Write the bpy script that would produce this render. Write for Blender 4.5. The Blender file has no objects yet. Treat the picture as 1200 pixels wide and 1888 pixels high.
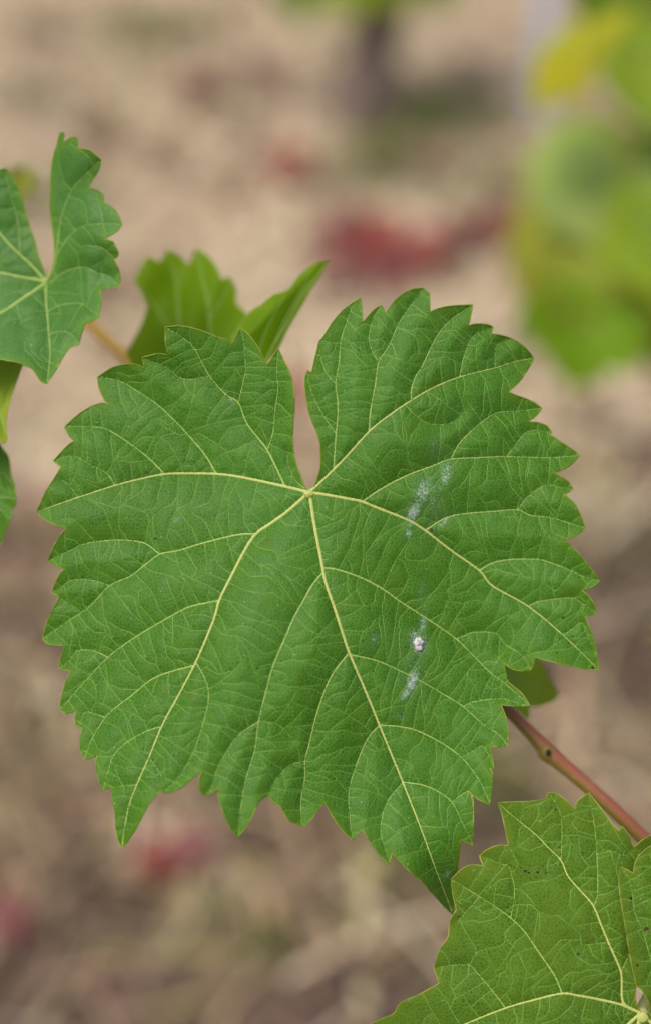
import bpy, bmesh, math, random
import numpy as np
from mathutils import Vector, Matrix, noise as mnoise
from mathutils.geometry import delaunay_2d_cdt
from mathutils.kdtree import KDTree
from mathutils.bvhtree import BVHTree

R = math.radians
random.seed(7)
rng = np.random.default_rng(7)
scene = bpy.context.scene
COL = scene.collection

# ------------------------------------------------------------------ camera
CAM_H, PITCH = 0.95, R(35)
LENS, SENS = 50.0, 36.0
FPX = LENS / SENS * 1888.0            # focal length in photograph pixels
cam_d = bpy.data.cameras.new('camera')
cam = bpy.data.objects.new('camera', cam_d)
COL.objects.link(cam)
cam.location = (0, 0, CAM_H)
cam.rotation_euler = (math.pi / 2 - PITCH, 0, 0)
cam_d.sensor_fit = 'VERTICAL'
cam_d.sensor_height = SENS
cam_d.sensor_width = SENS
cam_d.lens = LENS
cam_d.clip_start = 0.01
cam_d.clip_end = 1000
cam_d.dof.use_dof = True
cam_d.dof.focus_distance = 0.2985
cam_d.dof.aperture_fstop = 4.2
cam_d.dof.aperture_blades = 0
scene.camera = cam

# ------------------------------------------------------------------ sky, sun, exposure (soft overcast daylight)
SUN_EL, SUN_AZ = R(60), R(222)        # azimuth clockwise from +Y
world = bpy.data.worlds.new('World')
scene.world = world
world.use_nodes = True
wn, wl = world.node_tree.nodes, world.node_tree.links
sky = wn.new('ShaderNodeTexSky')
sky.sky_type = 'NISHITA'
sky.sun_disc = False
sky.sun_elevation = SUN_EL
sky.sun_rotation = SUN_AZ
sky.dust_density = 4.0
sky.air_density = 1.0
wl.new(sky.outputs[0], wn['Background'].inputs[0])
wn['Background'].inputs[1].default_value = 0.12
sun_d = bpy.data.lights.new('sun', 'SUN')
sun = bpy.data.objects.new('sun', sun_d)
COL.objects.link(sun)
sun_d.energy = 1.5
sun_d.angle = R(22)
sun_d.color = (1.0, 0.965, 0.92)
sdir = Vector((math.sin(SUN_AZ) * math.cos(SUN_EL), math.cos(SUN_AZ) * math.cos(SUN_EL), math.sin(SUN_EL)))
sun.rotation_euler = sdir.to_track_quat('Z', 'Y').to_euler()
sun.location = (0, 0, 5)
scene.view_settings.view_transform = 'Standard'
scene.view_settings.look = 'None'
scene.view_settings.gamma = 1
scene.view_settings.exposure = 0.45
scene.view_settings.use_curve_mapping = False
scene.cycles.use_denoising = True
scene.cycles.max_bounces = 8

# ------------------------------------------------------------------ pixel -> world
FWD = np.array((0, math.cos(PITCH), -math.sin(PITCH)))
UPV = np.array((0, math.sin(PITCH), math.cos(PITCH)))
RGT = np.array((1.0, 0, 0))
CP = np.array((0, 0, CAM_H))


def at(px, py, d):
    """points of photograph pixels at camera depth d (metres); arrays welcome"""
    px = np.asarray(px, float); py = np.asarray(py, float); d = np.asarray(d, float)
    px, py, d = np.broadcast_arrays(px, py, d)
    a = (px - 600) / FPX; b = -(py - 944) / FPX
    return CP + d[..., None] * (FWD + a[..., None] * RGT + b[..., None] * UPV)


def ground_at(px, py, z=0.0):
    v = FWD + (px - 600) / FPX * RGT - (py - 944) / FPX * UPV
    t = (z - CAM_H) / v[2]
    return Vector(CP + t * v)


def P(s):
    return [tuple(float(q) for q in w.split(',')) for w in s.split()]


# ------------------------------------------------------------------ object helpers
def link(o, parent=None):
    COL.objects.link(o)
    if parent is not None:
        o.parent = parent
    return o


def worigin(o):
    v = Vector((0, 0, 0))
    while o is not None:
        v = v + o.location
        o = o.parent
    return v


def mesh_obj(name, verts, faces, mat, parent=None, origin=None, smooth=True, attrs=None, kind=None):
    """verts in world space; origin = where the object's own origin is put"""
    V = np.asarray(verts, float)
    o_w = worigin(parent) if parent is not None else Vector((0, 0, 0))
    org = Vector(origin) if origin is not None else o_w
    me = bpy.data.meshes.new(name)
    me.from_pydata((V - np.array(org)).tolist(), [], faces)
    if smooth:
        me.polygons.foreach_set('use_smooth', [True] * len(me.polygons))
    for k, (typ, arr) in (attrs or {}).items():
        a = me.attributes.new(k, typ, 'POINT')
        if typ == 'FLOAT':
            a.data.foreach_set('value', np.asarray(arr, np.float32).ravel())
        elif typ == 'FLOAT_VECTOR':
            a.data.foreach_set('vector', np.asarray(arr, np.float32).ravel())
        else:
            a.data.foreach_set('color', np.asarray(arr, np.float32).ravel())
    me.update()
    me.materials.append(mat)
    o = bpy.data.objects.new(name, me)
    link(o, parent)
    o.location = org - o_w
    if kind:
        o['kind'] = kind
    return o


def empty(name, loc, label=None, cat=None, group=None, parent=None):
    o = bpy.data.objects.new(name, None)
    link(o, parent)
    o.location = loc
    o.empty_display_size = 0.02
    tag(o, label, cat, group)
    return o


def tag(o, label=None, cat=None, group=None, kind=None):
    if label: o['label'] = label
    if cat: o['category'] = cat
    if group: o['group'] = group
    if kind: o['kind'] = kind
    return o


def tube(points, radii, n=10, caps=True):
    pts = [Vector(p) for p in points]
    V, F = [], []
    t0 = (pts[1] - pts[0]).normalized()
    ref = Vector((0, 0, 1)) if abs(t0.z) < 0.9 else Vector((1, 0, 0))
    nrm = (ref - t0 * ref.dot(t0)).normalized()
    for i, p in enumerate(pts):
        t = (pts[min(i + 1, len(pts) - 1)] - pts[max(i - 1, 0)]).normalized()
        nrm = (nrm - t * nrm.dot(t)).normalized()
        b = t.cross(nrm)
        for k in range(n):
            a = 2 * math.pi * k / n
            V.append(p + (nrm * math.cos(a) + b * math.sin(a)) * radii[i])
    for i in range(len(pts) - 1):
        for k in range(n):
            F.append((i * n + k, i * n + (k + 1) % n, (i + 1) * n + (k + 1) % n, (i + 1) * n + k))
    if caps:
        F.append(tuple(range(n - 1, -1, -1)))
        F.append(tuple(range((len(pts) - 1) * n, len(pts) * n)))
    return V, F


def spline(pts, step):
    """Catmull-Rom through points of any dimension, resampled about every step"""
    p = np.asarray(pts, float)
    q = np.vstack([2 * p[0] - p[1], p, 2 * p[-1] - p[-2]])
    out = []
    for i in range(1, len(q) - 2):
        L = np.linalg.norm(q[i + 1][:2] - q[i][:2]) if q.shape[1] < 3 else np.linalg.norm(q[i + 1] - q[i])
        n = max(1, int(round(L / step)))
        for k in range(n):
            t = k / n
            out.append(0.5 * (2 * q[i] + (q[i + 1] - q[i - 1]) * t + (2 * q[i - 1] - 5 * q[i] + 4 * q[i + 1] - q[i + 2]) * t * t
                              + (3 * q[i] - q[i - 1] - 3 * q[i + 1] + q[i + 2]) * t ** 3))
    out.append(p[-1])
    return np.array(out)


def smooth_outline(pts, step=3.0, corner=42):
    """closed outline: curved between the corners (tooth tips, notches), which stay sharp"""
    p = np.asarray(pts, float)
    n = len(p)
    cs = []
    for i in range(n):
        a = p[i] - p[i - 1]; b = p[(i + 1) % n] - p[i]
        ang = abs(math.degrees(math.atan2(a[0] * b[1] - a[1] * b[0], a.dot(b))))
        if ang > corner:
            cs.append(i)
    out = []
    for k, i in enumerate(cs):
        j = cs[(k + 1) % len(cs)]
        seq = [p[m % n] for m in range(i, (j if j > i else j + n) + 1)]
        if len(seq) == 2:
            L = np.linalg.norm(seq[1] - seq[0]); m = max(1, int(L / step))
            seg = [seq[0] + (seq[1] - seq[0]) * t / m for t in range(m + 1)]
        else:
            seg = spline(seq, step)
        out.extend(list(seg)[:-1])
    return np.array(out)


# ------------------------------------------------------------------ materials
class NT:
    def __init__(self, name):
        self.m = bpy.data.materials.new(name)
        self.m.use_nodes = True
        self.n, self.l = self.m.node_tree.nodes, self.m.node_tree.links
        self.n.clear()
        self.out = self.n.new('ShaderNodeOutputMaterial')

    def add(self, t, **kw):
        nd = self.n.new('ShaderNode' + t)
        for k, v in kw.items():
            setattr(nd, k, v)
        return nd

    def set(self, sock, v):
        if hasattr(v, 'links') or hasattr(v, 'is_linked'):
            self.l.new(v, sock)
        elif isinstance(v, (tuple, list)) and len(v) == 3 and sock.type == 'RGBA':
            sock.default_value = (*v, 1)
        else:
            sock.default_value = v

    def math(self, op, a, b=0.0, c=None, clamp=False):
        nd = self.add('Math', operation=op, use_clamp=clamp)
        self.set(nd.inputs[0], a); self.set(nd.inputs[1], b)
        if c is not None: self.set(nd.inputs[2], c)
        return nd.outputs[0]

    def mix(self, f, a, b, mode='MIX'):
        nd = self.add('Mix', data_type='RGBA', blend_type=mode)
        self.set(nd.inputs[0], f); self.set(nd.inputs[6], a); self.set(nd.inputs[7], b)
        return nd.outputs[2]

    def ramp(self, f, lo, hi, a=0.0, b=1.0, smooth=True):
        nd = self.add('MapRange', interpolation_type='SMOOTHSTEP' if smooth else 'LINEAR')
        self.set(nd.inputs[0], f)
        for i, v in zip((1, 2, 3, 4), (lo, hi, a, b)): nd.inputs[i].default_value = v
        return nd.outputs[0]

    def noise(self, vec, scale, detail=3, rough=0.55):
        nd = self.add('TexNoise')
        if vec is not None: self.l.new(vec, nd.inputs['Vector'])
        nd.inputs['Scale'].default_value = scale
        nd.inputs['Detail'].default_value = detail
        nd.inputs['Roughness'].default_value = rough
        return nd

    def voronoi(self, vec, scale, feature='F1', rnd=1.0, dim='3D'):
        nd = self.add('TexVoronoi', feature=feature, voronoi_dimensions=dim)
        self.l.new(vec, nd.inputs['Vector'])
        nd.inputs['Scale'].default_value = scale
        nd.inputs['Randomness'].default_value = rnd
        return nd

    def attr(self, name, out='Fac'):
        return self.add('Attribute', attribute_name=name).outputs[out]

    def principled(self, color, rough=0.5, spec=0.5, normal=None):
        nd = self.add('BsdfPrincipled')
        self.set(nd.inputs['Base Color'], color)
        self.set(nd.inputs['Roughness'], rough)
        nd.inputs['Specular IOR Level'].default_value = spec
        if normal is not None: self.l.new(normal, nd.inputs['Normal'])
        return nd.outputs[0]

    def done(self, sh):
        self.l.new(sh, self.out.inputs[0])
        return self.m


def leaf_material(name, g1, g2, edge, light, trans=0.22, trans_col=(0.16, 0.30, 0.02), rough=0.46, spec=0.42,
                  areole=0.35, blotch=None, residue=False, fine=True):
    t = NT(name)
    lp = t.attr('leaf_map', 'Vector')
    big = t.noise(lp, 0.55, 3).outputs[0]
    med = t.noise(lp, 2.6, 4).outputs[0]
    c = t.mix(t.ramp(big, 0.36, 0.64), g1, g2)
    c = t.mix(t.math('MULTIPLY', t.ramp(med, 0.35, 0.75), 0.35), c, light)
    height = med
    if fine:
        wob = t.noise(lp, 16, 1)
        va = t.add('VectorMath', operation='SCALE'); t.l.new(wob.outputs[1], va.inputs[0]); va.inputs['Scale'].default_value = 0.03
        vb = t.add('VectorMath', operation='ADD'); t.l.new(lp, vb.inputs[0]); t.l.new(va.outputs[0], vb.inputs[1])
        v1 = t.voronoi(vb.outputs[0], 14.0, 'DISTANCE_TO_EDGE', dim='2D')
        v2 = t.voronoi(vb.outputs[0], 26.0, 'DISTANCE_TO_EDGE', dim='2D')
        cell = t.voronoi(vb.outputs[0], 14.0, 'F1', dim='2D')
        l1 = t.ramp(v1.outputs['Distance'], 0.02, 0.22, 1, 0)
        l2 = t.ramp(v2.outputs['Distance'], 0.03, 0.22, 1, 0)
        ln = t.math('MAXIMUM', l1, t.math('MULTIPLY', l2, 0.45))
        cellv = t.add('SeparateColor'); t.l.new(cell.outputs['Color'], cellv.inputs[0])
        c = t.mix(t.math('MULTIPLY', cellv.outputs[0], 0.28), c, tuple(q * 0.6 for q in g1))
        c = t.mix(t.math('MULTIPLY', ln, areole), c, light)
        height = t.math('SUBTRACT', t.math('MULTIPLY', med, 0.5), t.math('MULTIPLY', ln, 0.5))
    ed = t.attr('rim')
    c = t.mix(t.math('MULTIPLY', ed, 0.75), c, edge)
    if blotch:
        bn = t.noise(lp, 1.3, 3).outputs[0]
        c = t.mix(t.ramp(bn, 0.58, 0.72, 0, 0.55), c, blotch)
    rgh = rough
    if residue:
        rs = t.attr('residue')
        sp = t.noise(lp, 55, 2, 0.75).outputs[0]
        sp2 = t.noise(lp, 17, 2, 0.6).outputs[0]
        thr = t.math('ADD', t.math('MULTIPLY', sp, 0.72), t.math('MULTIPLY', sp2, 0.28))
        msk = t.ramp(t.math('ADD', thr, t.math('MULTIPLY', rs, 0.30)), 0.67, 0.78)
        msk = t.math('MULTIPLY', msk, t.ramp(rs, 0.02, 0.12))
        c = t.mix(t.math('MULTIPLY', rs, 0.10), c, (0.45, 0.55, 0.5))
        c = t.mix(t.math('MULTIPLY', msk, 0.9), c, (0.52, 0.60, 0.57))
    # stray pale flecks
    fl = t.voronoi(lp, 3.3, 'F1', dim='2D')
    fs_ = t.add('SeparateColor'); t.l.new(fl.outputs['Color'], fs_.inputs[0])
    few = t.math('MULTIPLY', t.ramp(fs_.outputs[0], 0.72, 0.78), t.math('MULTIPLY', fs_.outputs[1], 0.7))
    c = t.mix(t.math('MULTIPLY', t.ramp(fl.outputs['Distance'], 0.025, 0.06, 1, 0), few), c, (0.4, 0.5, 0.35))
    bp = t.add('Bump')
    bp.inputs['Strength'].default_value = 0.55
    bp.inputs['Distance'].default_value = 0.00018
    t.l.new(height, bp.inputs['Height'])
    pr = t.principled(c, rgh, spec, bp.outputs[0])
    tr = t.add('BsdfTranslucent')
    t.set(tr.inputs[0], t.mix(0.6, c, trans_col))
    mx = t.add('MixShader')
    mx.inputs[0].default_value = trans
    t.l.new(pr, mx.inputs[1]); t.l.new(tr.outputs[0], mx.inputs[2])
    return t.done(mx.outputs[0])


def plain(name, col, rough=0.5, spec=0.4, col2=None, scale=60, bump=0.0, bump_scale=200, trans=0.0):
    t = NT(name)
    tc = t.add('TexCoord').outputs['Object']
    c = col
    if col2 is not None:
        c = t.mix(t.ramp(t.noise(tc, scale, 4).outputs[0], 0.35, 0.68), col, col2)
    nm = None
    if bump:
        bp = t.add('Bump'); bp.inputs['Strength'].default_value = 0.6; bp.inputs['Distance'].default_value = bump
        t.l.new(t.noise(tc, bump_scale, 5).outputs[0], bp.inputs['Height']); nm = bp.outputs[0]
    sh = t.principled(c, rough, spec, nm)
    if trans:
        tr = t.add('BsdfTranslucent'); t.set(tr.inputs[0], c)
        mx = t.add('MixShader'); mx.inputs[0].default_value = trans
        t.l.new(sh, mx.inputs[1]); t.l.new(tr.outputs[0], mx.inputs[2]); sh = mx.outputs[0]
    return t.done(sh)


M = {}
M['leaf'] = leaf_material('leaf green', (0.030, 0.127, 0.002), (0.043, 0.168, 0.015), (0.10, 0.21, 0.004), (0.130, 0.285, 0.026), residue=True, spec=0.22, rough=0.42, areole=0.5, blotch=(0.070, 0.160, 0.002))
M['leaf_low'] = leaf_material('leaf olive green', (0.042, 0.112, 0.002), (0.068, 0.145, 0.003), (0.15, 0.21, 0.012), (0.15, 0.25, 0.03),
                              blotch=(0.11, 0.15, 0.004), spec=0.08, areole=0.55, rough=0.6)
M['leaf_left'] = leaf_material('leaf blue green', (0.048, 0.165, 0.008), (0.065, 0.195, 0.03), (0.12, 0.26, 0.015), (0.12, 0.27, 0.06), areole=0.25, spec=0.35, rough=0.45)
M['leaf_back'] = leaf_material('leaf bright green', (0.125, 0.275, 0.003), (0.155, 0.30, 0.005), (0.24, 0.36, 0.008), (0.21, 0.34, 0.02), trans=0.48, trans_col=(0.26, 0.42, 0.005), fine=False, spec=0.1)
M['leaf_dark'] = leaf_material('leaf dark olive', (0.065, 0.135, 0.003), (0.085, 0.16, 0.004), (0.12, 0.19, 0.006), (0.12, 0.19, 0.01), fine=False, spec=0.15)
M['leaf_pale'] = leaf_material('leaf pale green', (0.36, 0.44, 0.13), (0.27, 0.39, 0.08), (0.40, 0.46, 0.08), (0.42, 0.48, 0.16), trans=0.3, fine=False, spec=0.1, rough=0.65)
M['leaf_yellow'] = leaf_material('leaf yellow', (0.46, 0.40, 0.001), (0.40, 0.37, 0.002), (0.5, 0.43, 0.004), (0.5, 0.44, 0.006), trans=0.4,
                                 trans_col=(0.6, 0.5, 0.01), fine=False, spec=0.1, rough=0.65)
M['leaf_mid'] = leaf_material('leaf mid green', (0.22, 0.36, 0.03), (0.30, 0.39, 0.015), (0.36, 0.42, 0.01), (0.33, 0.41, 0.06), trans=0.35, fine=False, spec=0.1, rough=0.65)
M['leaf_lime'] = leaf_material('leaf lime', (0.28, 0.32, 0.025), (0.34, 0.36, 0.05), (0.38, 0.38, 0.03), (0.36, 0.38, 0.09), trans=0.4, trans_col=(0.4, 0.4, 0.02), fine=False, spec=0.1, rough=0.65)
M['leaf_red'] = leaf_material('fallen leaf red', (0.29, 0.042, 0.026), (0.22, 0.036, 0.028), (0.26, 0.06, 0.035), (0.30, 0.07, 0.045), trans=0.1,
                              trans_col=(0.3, 0.05, 0.02), fine=False)
M['leaf_wine'] = leaf_material('fallen leaf wine', (0.15, 0.035, 0.034), (0.19, 0.045, 0.042), (0.20, 0.06, 0.05), (0.22, 0.08, 0.06), trans=0.1,
                               trans_col=(0.2, 0.04, 0.02), fine=False)
M['leaf_brown'] = leaf_material('fallen leaf brown', (0.23, 0.155, 0.08), (0.17, 0.11, 0.06), (0.25, 0.17, 0.09), (0.30, 0.21, 0.12), trans=0.1,
                                trans_col=(0.3, 0.15, 0.05), fine=False)
M['vein'] = plain('vein pale', (0.46, 0.48, 0.14), 0.5, 0.25, (0.40, 0.44, 0.11), 500)
M['vein_side'] = plain('vein side', (0.33, 0.43, 0.11), 0.5, 0.2, (0.26, 0.37, 0.08), 500)
M['vein_fine'] = plain('vein fine', (0.17, 0.31, 0.05), 0.5, 0.2, (0.11, 0.245, 0.03), 300)
M['vein_finest'] = plain('vein finest', (0.085, 0.215, 0.028), 0.5, 0.2, (0.06, 0.175, 0.02), 300)
M['margin'] = plain('leaf margin', (0.33, 0.40, 0.06), 0.5, 0.3, (0.14, 0.27, 0.02), 260, trans=0.3)
M['margin_tan'] = plain('leaf margin tan', (0.42, 0.42, 0.09), 0.5, 0.3, (0.20, 0.30, 0.03), 260, trans=0.3)
M['petiole'] = plain('petiole', (0.40, 0.42, 0.14), 0.5, 0.4, (0.42, 0.28, 0.14), 120)
M['blemish'] = plain('blemish', (0.018, 0.010, 0.006), 0.7, 0.2, (0.06, 0.035, 0.02), 900)
M['droplet'] = plain('dried droplet', (0.58, 0.57, 0.54), 0.9, 0.1, (0.20, 0.17, 0.16), 1400, bump=0.0003, bump_scale=1500)


def cane_material():
    t = NT('cane')
    tc = t.add('TexCoord').outputs['Object']
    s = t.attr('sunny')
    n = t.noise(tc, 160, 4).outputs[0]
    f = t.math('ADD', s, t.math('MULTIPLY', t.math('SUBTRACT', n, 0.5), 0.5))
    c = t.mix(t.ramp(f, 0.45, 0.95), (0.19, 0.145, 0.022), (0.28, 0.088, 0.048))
    c = t.mix(t.attr('ochre'), c, (0.46, 0.27, 0.045))
    c = t.mix(t.ramp(t.noise(tc, 900, 2).outputs[0], 0.6, 0.75, 0, 0.4), c, (0.42, 0.26, 0.13))
    return t.done(t.principled(c, 0.5, 0.3))


M['cane'] = cane_material()


def soil_material():
    t = NT('dry soil')
    tc = t.add('TexCoord').outputs['Object']
    a = t.noise(tc, 2.3, 5).outputs[0]
    b = t.noise(tc, 9, 5).outputs[0]
    c = t.mix(t.ramp(a, 0.35, 0.65), (0.36, 0.25, 0.165), (0.54, 0.41, 0.28))
    c = t.mix(t.ramp(b, 0.40, 0.70, 0, 0.8), c, (0.20, 0.125, 0.085))
    c = t.mix(t.ramp(t.noise(tc, 4.1, 3).outputs[0], 0.56, 0.70, 0, 0.5), c, (0.34, 0.17, 0.12))
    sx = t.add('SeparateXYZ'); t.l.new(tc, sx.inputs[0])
    noisy_y = t.math('ADD', sx.outputs[1], t.math('MULTIPLY', t.noise(tc, 3.0, 4).outputs[0], 0.8))     # soil colour darkens towards the camera, with a ragged edge
    c = t.mix(t.ramp(noisy_y, 1.25, 1.95, 0.9, 0), c, (0.105, 0.072, 0.052))
    bp = t.add('Bump'); bp.inputs['Strength'].default_value = 0.8; bp.inputs['Distance'].default_value = 0.02
    t.l.new(t.noise(tc, 30, 6).outputs[0], bp.inputs['Height'])
    return t.done(t.principled(c, 0.95, 0.15, bp.outputs[0]))


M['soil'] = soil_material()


def tint_material(name, rough=0.8, trans=0.0):
    t = NT(name)
    c = t.attr('tint', 'Color')
    sh = t.principled(c, rough, 0.2)
    if trans:
        tr = t.add('BsdfTranslucent'); t.set(tr.inputs[0], c)
        mx = t.add('MixShader'); mx.inputs[0].default_value = trans
        t.l.new(sh, mx.inputs[1]); t.l.new(tr.outputs[0], mx.inputs[2]); sh = mx.outputs[0]
    return t.done(sh)


M['straw'] = tint_material('dry straw')
M['weed'] = tint_material('weed blades', 0.6, 0.3)
M['bark'] = plain('vine bark', (0.16, 0.11, 0.09), 0.9, 0.15, (0.28, 0.21, 0.17), 45, bump=0.01, bump_scale=90)
M['steel'] = plain('galvanised steel', (0.52, 0.57, 0.66), 0.5, 0.5, (0.44, 0.49, 0.57), 25, bump=0.0005, bump_scale=120)
M['pebble'] = tint_material('soil clods', 0.95)

# ------------------------------------------------------------------ large structure: the ground
def ground_h(x, y):
    r = max(0.0, 1 - math.hypot(x, y - 2) / 30)
    h = 0.030 * (mnoise.noise((x * 1.7, y * 1.7, 3.1))) + 0.016 * mnoise.noise((x * 6, y * 6, 7.7)) + 0.007 * mnoise.noise((x * 17, y * 17, 1.2))
    return h * r


g = np.linspace(-1, 1, 221)
gx = np.sign(g) * (np.abs(g) * 2.2 + np.abs(g) ** 7 * 400)
gy = 2.0 + np.sign(g) * (np.abs(g) * 2.6 + np.abs(g) ** 7 * 400)
V = [(x, y, ground_h(x, y)) for y in gy for x in gx]
N = len(g)
F = [(j * N + i, j * N + i + 1, (j + 1) * N + i + 1, (j + 1) * N + i) for j in range(N - 1) for i in range(N - 1)]
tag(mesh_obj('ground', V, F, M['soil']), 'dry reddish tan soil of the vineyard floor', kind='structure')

# ------------------------------------------------------------------ leaf engine
def inside_mask(poly, x0, y0, w, h):
    p = np.asarray(poly); m = np.zeros((h, w), bool)
    xs = np.arange(w) + x0 + 0.5
    for r in range(h):
        y = y0 + r + 0.5
        a = p; b = np.roll(p, -1, 0)
        k = (a[:, 1] > y) != (b[:, 1] > y)
        if not k.any(): continue
        xc = np.sort(a[k, 0] + (y - a[k, 1]) / (b[k, 1] - a[k, 1]) * (b[k, 0] - a[k, 0]))
        m[r] = (np.searchsorted(xc, xs) % 2) == 1
    return m


def grow_network(mask, x0, y0, veins, spacing, step, wiggle, maxlen, occ, rnd, base_id, jitter=0.45, sides=(1, -1)):
    """short cross veins that leave a vein at right angles and run until they meet another vein or the margin"""
    h, w = mask.shape
    tips = []
    nid = base_id
    for v in veins:
        v = np.asarray(v)
        seg = np.linalg.norm(np.diff(v, axis=0), axis=1)
        cum = np.concatenate([[0], np.cumsum(seg)])
        for s in sides:
            pos = rnd.uniform(0.3, 1.0) * spacing
            while pos < cum[-1] - 2:
                i = min(np.searchsorted(cum, pos) - 1, len(seg) - 1)
                i = max(i, 0)
                f = (pos - cum[i]) / max(seg[i], 1e-6)
                p = v[i] + (v[i + 1] - v[i]) * f
                d = v[i + 1] - v[i]
                ang = math.atan2(d[1], d[0]) + s * (math.pi / 2 - rnd.uniform(-0.15, 0.4))
                nid += 1
                tips.append([nid, p.copy(), ang, [tuple(p)], 0.0, True])
                pos += spacing * rnd.uniform(1 - jitter, 1 + jitter)
    rnd.shuffle(tips)
    alive = tips
    while alive:
        nxt = []
        for t in alive:
            kick = rnd.gauss(0, wiggle)
            if rnd.random() < 0.06: kick += rnd.choice((-1, 1)) * rnd.uniform(0.3, 0.8)
            t[2] += kick
            n = t[1] + step * np.array((math.cos(t[2]), math.sin(t[2])))
            t[4] += step
            ix, iy = int(n[0] - x0), int(n[1] - y0)
            t[1] = n
            t[3].append(tuple(n))
            if not (0 <= ix < w and 0 <= iy < h) or not mask[iy, ix]:
                continue
            if t[4] > 4.5:
                win = occ[max(iy - 1, 0):iy + 2, max(ix - 1, 0):ix + 2]
                if ((win != 0) & (win != t[0])).any():
                    continue
            if t[4] > 2.5 and occ[iy, ix] == 0:
                occ[iy, ix] = t[0]
            if t[4] < maxlen:
                nxt.append(t)
        alive = nxt
    return [np.array(t[3]) for t in tips if len(t[3]) > 3], nid


def rasterise(occ, x0, y0, pts, ident):
    h, w = occ.shape
    p = np.asarray(pts)
    for a, b in zip(p[:-1], p[1:]):
        n = max(1, int(np.linalg.norm(b - a) * 1.5))
        for k in range(n + 1):
            q = a + (b - a) * k / n
            ix, iy = int(q[0] - x0), int(q[1] - y0)
            if 0 <= ix < w and 0 <= iy < h:
                occ[iy, ix] = ident


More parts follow.
